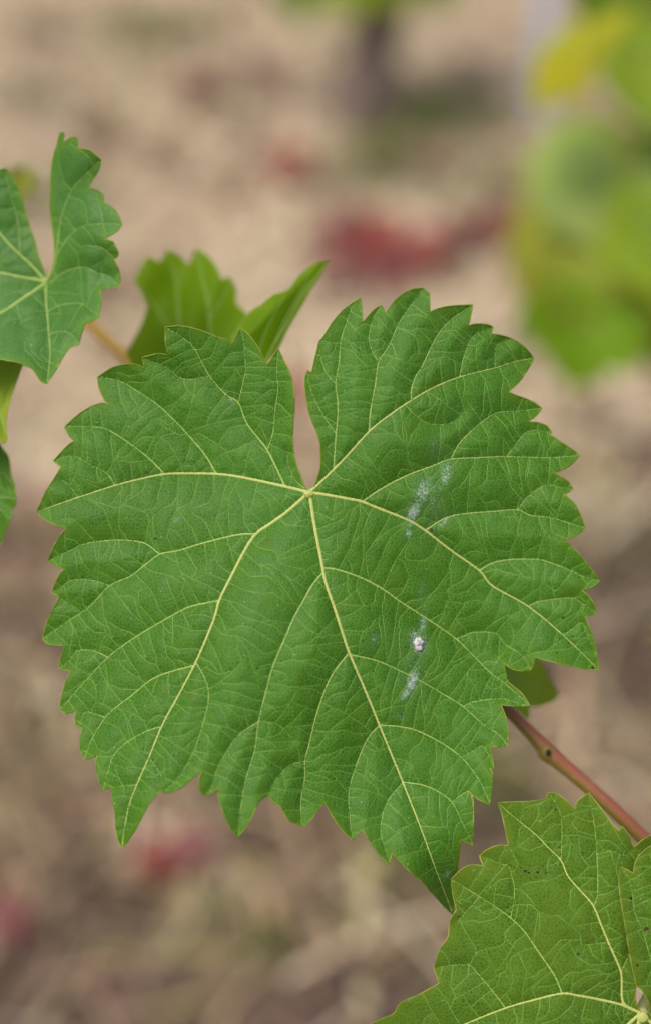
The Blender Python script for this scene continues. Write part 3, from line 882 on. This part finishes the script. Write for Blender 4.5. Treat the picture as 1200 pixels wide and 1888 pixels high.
def depth_left(x, y):
    r = np.maximum(0, x - 88)
    l = np.maximum(0, 88 - x)
    d = 0.3185 - 0.00010 * r - 0.000022 * l - 0.00006 * np.maximum(0, 420 - y) * 0.5 + 0.0000002 * l * l - 0.00007 * np.maximum(0, y - 520) * np.clip(1 - r / 160, 0, 1)
    d = d + 0.00028 * np.maximum(0, r - 75) ** 1.0 * 0.25
    d = d + 0.0018 * np.sin(y / 26.0 + 0.6) * np.clip(r / 110.0, 0, 1)
    return d


left, SLf = build_leaf(shoot, 'blue green grape leaf creased upward along its vein at the shoot tip', LEFT, depth_left, (86, 520), LEFTP, LEFTS,
                       (M['leaf_left'], M['vein_side'], M['vein_side'], M['margin']), seed=31, nets=(44,), spacing=4.5, quilt=(0.0009, 40), vw=0.85)
zf = SLf.depth_at((86, 524))
add_petiole(left, [(86, 521, zf + .0003), (86, 524, zf + .012), (95, 530, .35), (110, 546, .381)], 0.0012, 0.0014)

# two partly seen leaves under it at the frame's edge
def plane_depth(d0, x0, y0, ax, ay, wave=0.0006, k=40.0):
    return lambda x, y: d0 + ax * (x - x0) + ay * (y - y0) + wave * np.sin((x + y * 0.7) / k)


HANG = P('43,672 33,698 24,725 16,751 12,778 14,809 8,818 -4,806 -30,830 -60,800 -100,830 -130,780 -180,770 -170,700 -120,640 -60,620 0,630 30,650')
build_leaf(shoot, 'bright green leaf folded downward beneath the blue green leaf', HANG, plane_depth(.3135, 0, 720, .00003, -.00004), (-60, 640),
           [(5, 2, P('-60,640 -20,700 0,760 12,800'))], [(2.6, 1.3, P('42,672 24,706 10,745 -6,765 -30,790')), (2.6, 1.3, P('20,672 0,690 -20,700'))],
           (M['leaf_mid'], M['vein_side'], M['vein_side'], M['margin']), seed=37, nets=(0,), spacing=6)
HANG2 = P('-2,812 6,828 17,845 21,874 28,894 31,916 29,932 24,936 23,947 13,974 7,992 -4,1010 -40,1040 -60,1010 -110,1040 -140,980 -200,960 -180,900 -190,850 -120,820 -60,800')
build_leaf(shoot, 'dark green leaf edge hanging lowest beneath the folded bright leaf', HANG2, plane_depth(.318, 0, 900, .00003, -.00004), (-110, 900),
           [(6, 2, P('-110,900 -50,905 0,915 30,920'))], [(2.2, 1.2, P('-20,880 0,872 12,880 22,892')), (2.2, 1.2, P('-20,930 0,938 14,955'))],
           (M['leaf'], M['vein_side'], M['vein_side'], M['margin']), seed=41, nets=(24,), spacing=6)

# leaves behind the main leaf
BACK = P('248,521 259,495 273,473 295,484 302,474 306,462 321,467 334,474 347,490 354,478 361,458 380,469 398,491 409,515 424,511 435,532 437,560 453,576 470,600 478,650 440,720 380,760 300,740 262,700 233,652 262,598 273,565 259,535')
build_leaf(shoot, 'blurred bright green leaf standing up behind the left lobe of the large leaf', BACK, plane_depth(.352, 360, 600, .00001, -.00005, 0.0015, 26), (410, 735),
           [(6, 2, P('410,735 390,650 384,560 362,463')), (6, 2, P('410,735 340,630 325,520 307,467')), (6, 2, P('410,735 310,600 281,557 252,522'))],
           [(3, 1.5, P('386,590 410,550 424,515'))], (M['leaf_back'], M['vein_side'], M['vein_side'], M['margin']), seed=43, nets=(0,), spacing=6)
FOLD = P('427,620 457,579 482,561 504,544 530,535 548,513 567,495 581,486 607,480 597,496 589,510 570,539 552,572 530,609 512,645 493,670 480,720 440,720')


def depth_fold(x, y):
    s = (x - 427) * 0.72 + (y - 620) * 0.69
    return 0.323 + np.where(s > 22, 0.00010, -0.00003) * (s - 22) - 0.00004 * (y - 600) + 0.0003 * np.sin(x / 14.0)


build_leaf(shoot, 'bright green leaf folded lengthwise to a point beside the sinus of the large leaf', FOLD, depth_fold, (470, 715), [(4, 2, P('470,715 500,645 530,595 560,540 603,484'))],
           [(2.5, 1.3, P('480,690 480,640 500,590 525,545')), (2.5, 1.3, P('500,645 525,590 555,535 572,500'))],
           (M['leaf_back'], M['vein_side'], M['vein_side'], M['margin']), seed=47, nets=(0,), spacing=5, quilt=(0.0004, 20))
UNDER = P('985,1205 1000,1225 1010,1248 1022,1268 1032,1280 1020,1292 1000,1300 985,1303 972,1300 976,1312 973,1326 962,1318 950,1308 930,1300 860,1300 800,1240 820,1160 900,1150 960,1180')


def depth_under(x, y):
    return 0.350 - 0.00022 * np.clip(990 - x, 0, 60) - 0.00012 * (y - 1250)


build_leaf(shoot, 'dark olive leaf tip peeping out under the right lobe of the large leaf', UNDER, depth_under, (830, 1200), [(5, 2, P('830,1200 900,1230 960,1255 1028,1281'))], [],
           (M['leaf_mid'], M['vein_side'], M['vein_side'], M['margin']), seed=53, nets=(0,), spacing=7)
BABY = P('12,352 6,330 16,318 22,306 34,312 44,304 56,314 66,318 64,334 60,352 44,362 26,362')
build_leaf(shoot, 'tiny blurred yellow green young leaf beside the shoot tip', BABY, plane_depth(.45, 40, 330, .0001, 0), (30, 360), [(4, 2, P('30,360 36,335 42,310'))], [],
           (M['leaf_lime'], M['vein_side'], M['vein_side'], M['margin']), seed=59, nets=(0,), spacing=6)

# ------------------------------------------------------------------ generic vine leaf (for everything out of focus)
GEN = np.array(MAIN)[::2]
GEN = (GEN - np.array((570, 908))) / 1030.0 * np.array((1, -1))     # leaf width = 1, petiole point at 0, tip towards -y
GV = [np.array(p[2])[:, :2] for p in PV] + [np.array(SV[i][2]) for i in (0, 4, 8, 20, 25, 35, 46)]
GV = [(q - np.array((570, 908))) / 1030.0 * np.array((1, -1)) for q in GV]


def gen_leaf_data(seed, curl, cells=22):
    rr = random.Random(seed)
    ol = [tuple(p) for p in GEN]
    n = len(ol)
    pts = list(ol)
    lo, hi = GEN.min(0), GEN.max(0)
    m = inside_mask(GEN * 400, int(lo[0] * 400) - 2, int(lo[1] * 400) - 2, int((hi - lo)[0] * 400) + 4, int((hi - lo)[1] * 400) + 4)
    for a in np.linspace(lo[0], hi[0], cells):
        for b in np.linspace(lo[1], hi[1], cells):
            ix, iy = int(a * 400) - int(lo[0] * 400) + 2, int(b * 400) - int(lo[1] * 400) + 2
            if 0 <= iy < m.shape[0] and 0 <= ix < m.shape[1] and m[iy, ix]:
                pts.append((a + rr.uniform(-.006, .006), b + rr.uniform(-.006, .006)))
    r = delaunay_2d_cdt([Vector(p) for p in pts], [(i, (i + 1) % n) for i in range(n)], [], 1, 1e-5)
    v2 = np.array([(v.x, v.y) for v in r[0]])
    ph = [rr.uniform(0, 6.28) for _ in range(4)]
    c1, c2, c3 = curl * rr.uniform(.5, 1), curl * rr.uniform(-.6, 1), curl * rr.uniform(.1, .35)

    def z(x, y):
        y2 = y + 0.15
        return c1 * 0.55 * x * x * 1.6 + c2 * y2 * y2 + c3 * 0.25 * np.sin(9 * x + ph[0]) * np.cos(7 * y + ph[1]) + 0.05 * np.sin(4 * x + 5 * y + ph[2])
    return v2, [tuple(f) for f in r[2]], z


def gen_leaf(name, parent, loc, rot, size, mat, vmat, seed, curl=0.3, label=None, petiole_to=None, cells=20, nveins=12, data=None):
    """a whole leaf in its own space (blade, veins, stalk); rot = Matrix 3x3"""
    v2, fs, z = gen_leaf_data(seed, curl, cells)
    zz = z(v2[:, 0], v2[:, 1])
    L = np.column_stack([v2, zz]) * size
    Rm = np.array(rot)
    org = np.array(loc)
    nbd = len(GEN)
    kd = KDTree(nbd)
    for i, p in enumerate(GEN): kd.insert((p[0], p[1], 0), i)
    kd.balance()
    rim = np.exp(-np.array([kd.find((p[0], p[1], 0))[2] for p in v2]) / 0.02)
    leaf = mesh_obj(name, L @ Rm.T + org, fs, mat, parent, org,
                    attrs={'leaf_map': ('FLOAT_VECTOR', np.column_stack([v2 * 10, np.full(len(v2), seed * 1.3)])), 'rim': ('FLOAT', rim)})
    if label: leaf['label'] = label
    for k, q in enumerate(GV[:nveins]):
        q = spline(q, 0.05)
        w = np.linspace(0.012, 0.004, len(q)) if k < 5 else np.linspace(0.006, 0.003, len(q))
        t = np.gradient(q, axis=0); t /= np.maximum(np.linalg.norm(t, axis=1), 1e-9)[:, None]
        nr = np.stack([-t[:, 1], t[:, 0]], 1)
        rows = []
        for s, hgt in ((-.6, -0.001), (0, 0.012), (.6, -0.001)):
            e = q + nr * (w * s)[:, None]
            rows.append(np.column_stack([e, z(q[:, 0], q[:, 1]) + hgt * (1 if k < 5 else .7)]) * size)
        VV = np.stack(rows, 1).reshape(-1, 3) @ Rm.T + org
        FF = [(i * 3 + j, i * 3 + j + 1, i * 3 + j + 4, i * 3 + j + 3) for i in range(len(q) - 1) for j in range(2)]
        mesh_obj('main_vein' if k < 5 else 'side_vein', VV, FF, vmat, leaf)
    e = np.array((0.0, 0.0, z(np.array([0.0]), np.array([0.0]))[0])) * size
    if petiole_to is not None:
        a = Vector(Rm @ e + org); b = Vector(petiole_to)
        mid = (a + b) / 2 - Vector(Rm[:, 2]) * size * 0.12
    else:
        a = Vector(Rm @ e + org); b = Vector(Rm @ (e + np.array((0.1, 0.55, 0.06)) * size) + org); mid = Vector(Rm @ (e + np.array((0.02, 0.3, 0.06)) * size) + org)
    c = spline([tuple(a), tuple(mid), tuple(b)], size * 0.08)
    v, f = tube(c, [size * 0.013] * len(c), 6)
    mesh_obj('petiole', v, f, vmat, leaf)
    return leaf


def facing(tip_ang, yaw=0.0, pitch=0.0):
    """leaf plane turned to the viewer; tip_ang = direction of the leaf tip in the picture (0 = down), then tilted"""
    base = Matrix((VX, VY, VZ)).transposed()
    return base @ Matrix.Rotation(yaw, 3, 'Y') @ Matrix.Rotation(pitch, 3, 'X') @ Matrix.Rotation(tip_ang, 3, 'Z')


# neighbouring shoot at the right, well behind the focus
cane_pts = [(1330, 1150, 1.16), (1290, 800, 1.10), (1262, 500, 1.06), (1240, 200, 1.04), (1215, -60, 1.03), (1200, -300, 1.03)]
cw = spline([tuple(at(*p)) for p in cane_pts], 0.02)
shoot2 = empty('vine_shoot', Vector(cw[0]), 'blurred leafy vine shoot with a yellow leaf, in front of the steel stake', 'vine shoot')
# carry the cane down to the soil
cw = np.vstack([[cw[0][0] + .05, cw[0][1] + .05, -0.05], cw])
cw = spline(cw, 0.03)
shoot2.location = Vector((cw[0][0], cw[0][1], 0))
v, f = tube(cw, [0.0038] * len(cw), 10)
mesh_obj('cane', v, f, M['cane'], shoot2, attrs={'sunny': ('FLOAT', [0.4] * len(v))})
ccan = [Vector(p) for p in cw]


def near_cane(p, up=0.0):
    return min(ccan, key=lambda q: (q - Vector(p)).length + (0 if q.z > p[2] - .05 else 1))


RIGHT = [  # px, py, depth, size, tip angle, yaw, pitch, material, label
    (1158, 325, .84, .130, -0.25, 0.15, -0.35, 'leaf_pale', 'blurred pale grey green leaf on the right shoot'),
    (1078, 75, .76, .066, 0.1, -0.95, -0.2, 'leaf_yellow', 'blurred bright yellow leaf on the right shoot'),
    (1190, 120, .84, .085, 0.5, 0.3, -0.1, 'leaf_mid', 'blurred mid green leaf beside the yellow one'),
    (1150, -30, .87, .075, 0.1, 0.1, 0.3, 'leaf_dark', 'blurred dark green leaf above the yellow one'),
    (1085, 590, .77, .072, -0.75, 0.2, -0.2, 'leaf_back', 'blurred bright green leaf lowest on the right shoot'),
    (1105, 490, .80, .092, -0.3, 0.3, -0.3, 'leaf_lime', 'blurred yellow green leaf under the pale one'),
    (1230, 430, .78, .085, -0.5, 0.3, 0.0, 'leaf_mid', 'blurred green leaf overlapping the pale one'),
    (1180, 380, .92, .17, -0.3, 0.1, 0.1, 'leaf_lime', 'large blurred green leaf behind the pale one'),
    (1210, 30, .90, .10, 0.4, 0.0, 0.1, 'leaf_mid', 'blurred green leaf at the top of the right shoot'),
    (1300, 520, .90, .12, 0.4, 0.0, 0.1, 'leaf_back', None), (1330, 250, .90, .12, 0.4, 0.0, 0.1, 'leaf_mid', None)]
for i, (px, py, d, sz, ta, yw, pt, mt, lb) in enumerate(RIGHT):
    d *= 1.18; sz *= 1.18
    loc = at(px, py, d)
    gen_leaf('leaf', shoot2, loc, facing(ta, yw, pt - 0.35), sz, M[mt], M['vein_side'], 100 + i, 0.35, lb, near_cane(loc))

# ------------------------------------------------------------------ vine trunk and steel stake in the next row
tb = ground_at(658, 240)
vine = empty('grape_vine', tb, 'gnarled brown vine trunk with green leaves hanging low, in the next row', 'vine')
tp = [(0, 0, -.05, .060), (.006, 0, .05, .052), (.024, .01, .14, .047), (.045, .0, .24, .044), (.055, -.01, .36, .040), (.05, 0, .50, .044), (.06, .0, .62, .05), (.06, 0, .66, .02)]
tw = spline([(tb.x + a, tb.y + b, c, r) for a, b, c, r in tp], 0.012)
rr = random.Random(3)
v, f = tube(tw[:, :3], tw[:, 3], 20)
v = [Vector(p) + (Vector(p) - Vector(tw[i // 20][:3])) * (0.35 * mnoise.noise((i % 20 * .9, i // 20 * .16, 2)) + .12 * mnoise.noise((i % 20 * 2.3, i // 20 * .5, 5))) for i, p in enumerate(v)]
mesh_obj('trunk', v, f, M['bark'], vine)
for s in (-1, 1):
    c = spline([(tb.x + .06, tb.y, .58), (tb.x + .06 + s * .16, tb.y - .01, .64), (tb.x + .06 + s * .5, tb.y, .66), (tb.x + .06 + s * .9, tb.y, .66)], 0.03)
    vv, ff = tube(c, np.linspace(.03, .014, len(c)), 10)
    mesh_obj('cordon', vv, ff, M['bark'], vine)
LV = [(-.10, -.03, .235, .11), (-.03, -.06, .255, .12), (.05, -.07, .265, .11), (.13, -.02, .250, .10), (-.02, .05, .27, .12), (-.16, .02, .30, .12), (.18, .03, .29, .11),
      (-.08, -.05, .34, .12), (.04, -.08, .35, .12), (.12, -.05, .36, .12), (-.2, 0, .42, .12), (.2, 0, .42, .12), (0, -.08, .45, .12), (-.1, .0, .5, .12), (.12, -.03, .52, .12), (.02, .05, .58, .12)]
for i, (a, b, c, s) in enumerate(LV):
    loc = Vector((tb.x + .0 + a, tb.y + b, c + s * .45))
    gen_leaf('leaf', vine, loc, facing(rr.uniform(-.6, .6), rr.uniform(-.6, .6), rr.uniform(-.2, .5)), s, M[rr.choice(['leaf_back', 'leaf_mid', 'leaf_dark'])], M['vein_side'], 200 + i % 4, 0.4,
             None, (tb.x + .05 + a * .3, tb.y, c + s * .45 + .03), cells=12, nveins=5)

pb = ground_at(985, 245)
post = empty('steel_stake', pb, 'thin grey galvanised steel trellis stake standing in the soil', 'stake')
bm = bmesh.new()
# folded C profile with hook notches along its edge
prof = [(-.016, -.012), (-.016, .014), (-.0135, .014), (-.0135, -.0095), (.0135, -.0095), (.0135, .014), (.016, .014), (.016, -.012)]
hs = np.concatenate([[-.2], np.arange(.05, 1.75, .05), [1.8]])
rows = []
for k, hz in enumerate(hs):
    rows.append([bm.verts.new((pb.x + a * (1.0 if k % 2 else 1.0), pb.y + b, hz)) for a, b in prof])
for a, b in zip(rows[:-1], rows[1:]):
    for i in range(8):
        bm.faces.new((a[i], a[(i + 1) % 8], b[(i + 1) % 8], b[i]))
bm.faces.new(rows[-1]); bm.faces.new(rows[0][::-1])
me = bpy.data.meshes.new('profile')
for v_ in bm.verts: v_.co -= pb
bm.to_mesh(me); bm.free(); me.materials.append(M['steel'])
link(bpy.data.objects.new('profile', me), post)
for k in range(12):
    z0 = .12 + k * .12
    bmv = [(pb.x - .019, pb.y - .006, z0), (pb.x - .016, pb.y - .006, z0), (pb.x - .016, pb.y - .006, z0 + .02), (pb.x - .019, pb.y - .006, z0 + .014),
           (pb.x - .019, pb.y - .004, z0), (pb.x - .016, pb.y - .004, z0), (pb.x - .016, pb.y - .004, z0 + .02), (pb.x - .019, pb.y - .004, z0 + .014)]
    mesh_obj('wire_hook', bmv, [(0, 1, 2, 3), (7, 6, 5, 4), (0, 3, 7, 4), (0, 4, 5, 1), (3, 2, 6, 7)], M['steel'], post, smooth=False)

# ------------------------------------------------------------------ fallen leaves on the soil
FALL = [  # px, py, width m, material
    (640, 480, .085, 'leaf_red'), (715, 465, .10, 'leaf_red'), (765, 490, .10, 'leaf_red'), (665, 430, .09, 'leaf_wine'), (800, 455, .08, 'leaf_wine'), (930, 420, .08, 'leaf_wine'), (855, 440, .08, 'leaf_wine'), (565, 355, .07, 'leaf_wine'), (600, 460, .08, 'leaf_wine'), (735, 535, .08, 'leaf_wine'), (820, 500, .07, 'leaf_wine'), (690, 450, .08, 'leaf_red'), (690, 520, .08, 'leaf_wine'), (610, 540, .08, 'leaf_wine'), (885, 432, .11, 'leaf_red'),
    (552, 330, .105, 'leaf_red'), (490, 165, .10, 'leaf_wine'), (370, 195, .12, 'leaf_wine'), (300, 1603, .055, 'leaf_red'), (345, 1612, .05, 'leaf_wine'), (25, 1722, .045, 'leaf_wine'), (553, 770, .05, 'leaf_red'),
    (205, 565, .07, 'leaf_wine'), (430, 250, .09, 'leaf_brown'), (180, 260, .1, 'leaf_brown'), (870, 160, .1, 'leaf_brown'), (1100, 800, .07, 'leaf_brown'), (140, 1480, .05, 'leaf_brown'),
    (560, 1690, .045, 'leaf_brown'), (640, 1580, .045, 'leaf_brown'), (300, 330, .08, 'leaf_brown'), (800, 330, .08, 'leaf_brown'), (1150, 1420, .05, 'leaf_brown'),
    (90, 90, .12, 'leaf_brown'), (240, 1660, .05, 'leaf_brown'), (420, 1830, .045, 'leaf_brown'), (90, 1620, .045, 'leaf_brown'), (700, 1800, .04, 'leaf_brown')]
FLAB = {'leaf_red': ('bright red fallen vine leaf lying on the dry soil', 'bright red fallen leaves'), 'leaf_wine': ('dull wine red fallen vine leaf lying on the soil', 'wine red fallen leaves'),
        'leaf_brown': ('dried brown fallen vine leaf lying among straw', 'brown fallen leaves')}
PATCH = 'red fallen leaf in the scattered red patch just above the large leaf'
FLAB['leaf_red'] = (PATCH, 'red patch of fallen leaves'); FLAB['leaf_wine'] = (PATCH, 'red patch of fallen leaves')
FOWN = {(552, 330): 'single red fallen leaf on open ground between trunk and red patch', (565, 355): 'small wine red leaf beside the single red leaf on open ground',
        (490, 165): 'wine red fallen leaf close to the foot of the vine trunk', (370, 195): 'large wine red fallen leaf further from the trunk foot',
        (300, 1603): 'bright red fallen leaf on dark soil below the tip of the large leaf', (345, 1612): 'dark wine leaf touching the bright red leaf on dark soil',
        (25, 1722): 'dark maroon fallen leaf alone on the dark soil', (553, 770): 'red fallen leaf seen through the sinus of the large leaf',
        (205, 565): 'wine red leaf on the ground beside the shoot and creased leaf'}
rf = random.Random(17)
for i, (px, py, s, mt) in enumerate(FALL):
    p = ground_at(px, py)
    p.z = ground_h(p.x, p.y) + 0.034
    rot = Matrix.Rotation(rf.uniform(-.3, .3), 3, 'X') @ Matrix.Rotation(rf.uniform(-.3, .3), 3, 'Y') @ Matrix.Rotation(rf.uniform(0, 6.28), 3, 'Z')
    p = p - rot @ Vector((0, -.25 * s, 0))
    o = gen_leaf('fallen_leaf', None, p, rot, s, M[mt], M['leaf_brown'] if mt != 'leaf_red' else M['leaf_wine'], 300 + i % 5, 0.5, cells=11, nveins=5)
    lb = FOWN.get((px, py))
    tag(o, lb or FLAB[mt][0], 'fallen leaf', FLAB[mt][1])

# ------------------------------------------------------------------ dry straw, clods, weeds
def blade_strip(V, F, C, p, ang, ln, wd, lift, bend, col, segs=3, rise=0.0):
    b = len(V)
    dx, dy = math.cos(ang), math.sin(ang)
    for k in range(segs + 1):
        t = k / segs
        a2 = ang + bend * t
        cx = p[0] + ln * t * math.cos(a2); cy = p[1] + ln * t * math.sin(a2)
        cz = p[2] + lift * math.sin(math.pi * t) + rise * t * (1 - 0.35 * t)
        w = wd * (1 - 0.6 * t) / 2
        nx, ny = -math.sin(a2), math.cos(a2)
        V.append((cx + nx * w, cy + ny * w, cz)); V.append((cx - nx * w, cy - ny * w, cz + wd * .3))
        C.append(col); C.append(col)
    for k in range(segs):
        F.append((b + 2 * k, b + 2 * k + 1, b + 2 * k + 3, b + 2 * k + 2))


rs_ = random.Random(5)
PALE = [(.74, .60, .41), (.68, .54, .34), (.72, .56, .40), (.62, .54, .30)]
MIDT = [(.44, .32, .18), (.38, .27, .15), (.44, .28, .17), (.33, .29, .11)]
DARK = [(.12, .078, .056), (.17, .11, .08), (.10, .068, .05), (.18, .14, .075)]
V, F, C = [], [], []
for i in range(22000):
    y = 0.35 + 4.6 * rs_.random() ** 1.2
    x = rs_.uniform(-1, 1) * (0.28 + 0.30 * y)
    k = 0.75 * mnoise.noise((x * 5.0, y * 3.4, 11.0)) + 0.95 * mnoise.noise((x * 11, y * 8, 4.0)) + rs_.gauss(0, .10)
    k += 0.13 + 0.58 * min(1.0, max(-1.0, (y - 1.35) / 0.6))          # straw gets darker and sparser towards the camera
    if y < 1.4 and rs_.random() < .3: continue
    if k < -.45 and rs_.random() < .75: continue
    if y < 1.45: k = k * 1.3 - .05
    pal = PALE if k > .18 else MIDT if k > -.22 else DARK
    base = pal[int(abs(mnoise.noise((x * 5, y * 5, 20.))) * 9 + rs_.random() * 1.6) % 4]
    j = rs_.uniform(.85, 1.15)
    blade_strip(V, F, C, (x, y, ground_h(x, y) + rs_.uniform(.002, .018)), rs_.uniform(0, 6.28), rs_.uniform(.03, .13), rs_.uniform(.003, .008), rs_.uniform(0, .02), rs_.uniform(-.7, .7),
                (base[0] * j, base[1] * j, base[2] * j, 1))
for i in range(420):                                                  # long mown stalks
    y = 0.4 + 4.4 * rs_.random() ** 1.1
    x = rs_.uniform(-1, 1) * (0.28 + 0.30 * y)
    base = rs_.choice(PALE if y > 1.3 or rs_.random() < .5 else MIDT)
    blade_strip(V, F, C, (x, y, ground_h(x, y) + rs_.uniform(.015, .03)), rs_.gauss(0.5, .7), rs_.uniform(.15, .35), rs_.uniform(.006, .012), rs_.uniform(0, .03), rs_.uniform(-.4, .4), (*base, 1), 5)
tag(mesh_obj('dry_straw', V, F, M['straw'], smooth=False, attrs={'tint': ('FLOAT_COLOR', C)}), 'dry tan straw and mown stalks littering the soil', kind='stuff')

V, F, C = [], [], []
ico = bmesh.new(); bmesh.ops.create_icosphere(ico, subdivisions=1, radius=1)
iv = [v_.co.copy() for v_ in ico.verts]; ico.verts.index_update(); fi = [tuple(v_.index for v_ in f_.verts) for f_ in ico.faces]; ico.free()
for i in range(1500):
    y = 0.35 + 4.2 * rs_.random() ** 1.2
    x = rs_.uniform(-1, 1) * (0.28 + 0.30 * y)
    r = rs_.uniform(.004, .022) * (.6 + .4 * rs_.random())
    b = len(V); z = ground_h(x, y)
    k = rs_.uniform(.7, 1.2)
    c = rs_.choice([(.22, .145, .10), (.30, .20, .14), (.16, .10, .075), (.12, .08, .06), (.34, .20, .15)])
    if y < 1.5: r *= 1.5
    for q in iv:
        e = 1 + rs_.uniform(-.25, .25)
        V.append((x + q.x * r * e, y + q.y * r * e, z + r * .3 + q.z * r * .7 * e)); C.append((c[0] * k, c[1] * k, c[2] * k, 1))
    F += [tuple(b + n for n in t) for t in fi]
tag(mesh_obj('soil_clods', V, F, M['pebble'], smooth=False, attrs={'tint': ('FLOAT_COLOR', C)}), 'loose clods and crumbs of dry soil', kind='stuff')

WEED = [(830, 235, .16, 26), (760, 300, .13, 18), (690, 310, .12, 16), (300, 70, .16, 20), (110, 380, .1, 16), (700, 100, .1, 12), (1135, 1040, .06, 26), (460, 1720, .05, 16), (430, 760, .05, 10), (690, 1620, .05, 14),
        (850, 360, .08, 12), (60, 200, .1, 12), (1000, 330, .1, 18), (940, 1450, .05, 14)]
for i, (px, py, ln, n) in enumerate(WEED):
    p = ground_at(px, py)
    V, F, C = [], [], []
    for k in range(n * 9):
        q = (p.x + rs_.gauss(0, ln * .35), p.y + rs_.gauss(0, ln * .35))
        g_ = rs_.uniform(.7, 1.2)
        blade_strip(V, F, C, (q[0], q[1], ground_h(*q) - .003), rs_.uniform(0, 6.28), ln * rs_.uniform(.4, .9), .008, 0, rs_.uniform(-.5, .5), (.17 * g_, .19 * g_, .05 * g_, 1), 4, ln * rs_.uniform(.15, .5))
    o = mesh_obj('weed_tuft', V, F, M['weed'], None, p, attrs={'tint': ('FLOAT_COLOR', C)})
    own = {(830, 235): 'green weed tuft between the vine trunk and the steel stake', (700, 100): 'weed tuft growing behind the vine trunk', (1000, 330): 'weed tuft below the foot of the steel stake',
           (1135, 1040): 'dark green weed clump beside the right lobe of the large leaf', (940, 1450): 'weed tuft showing under the vine shoot node', (430, 760): None}.get((px, py))
    tag(o, own or 'small tuft of dull green weeds in the dry straw', 'weed', 'weed tufts in the straw')
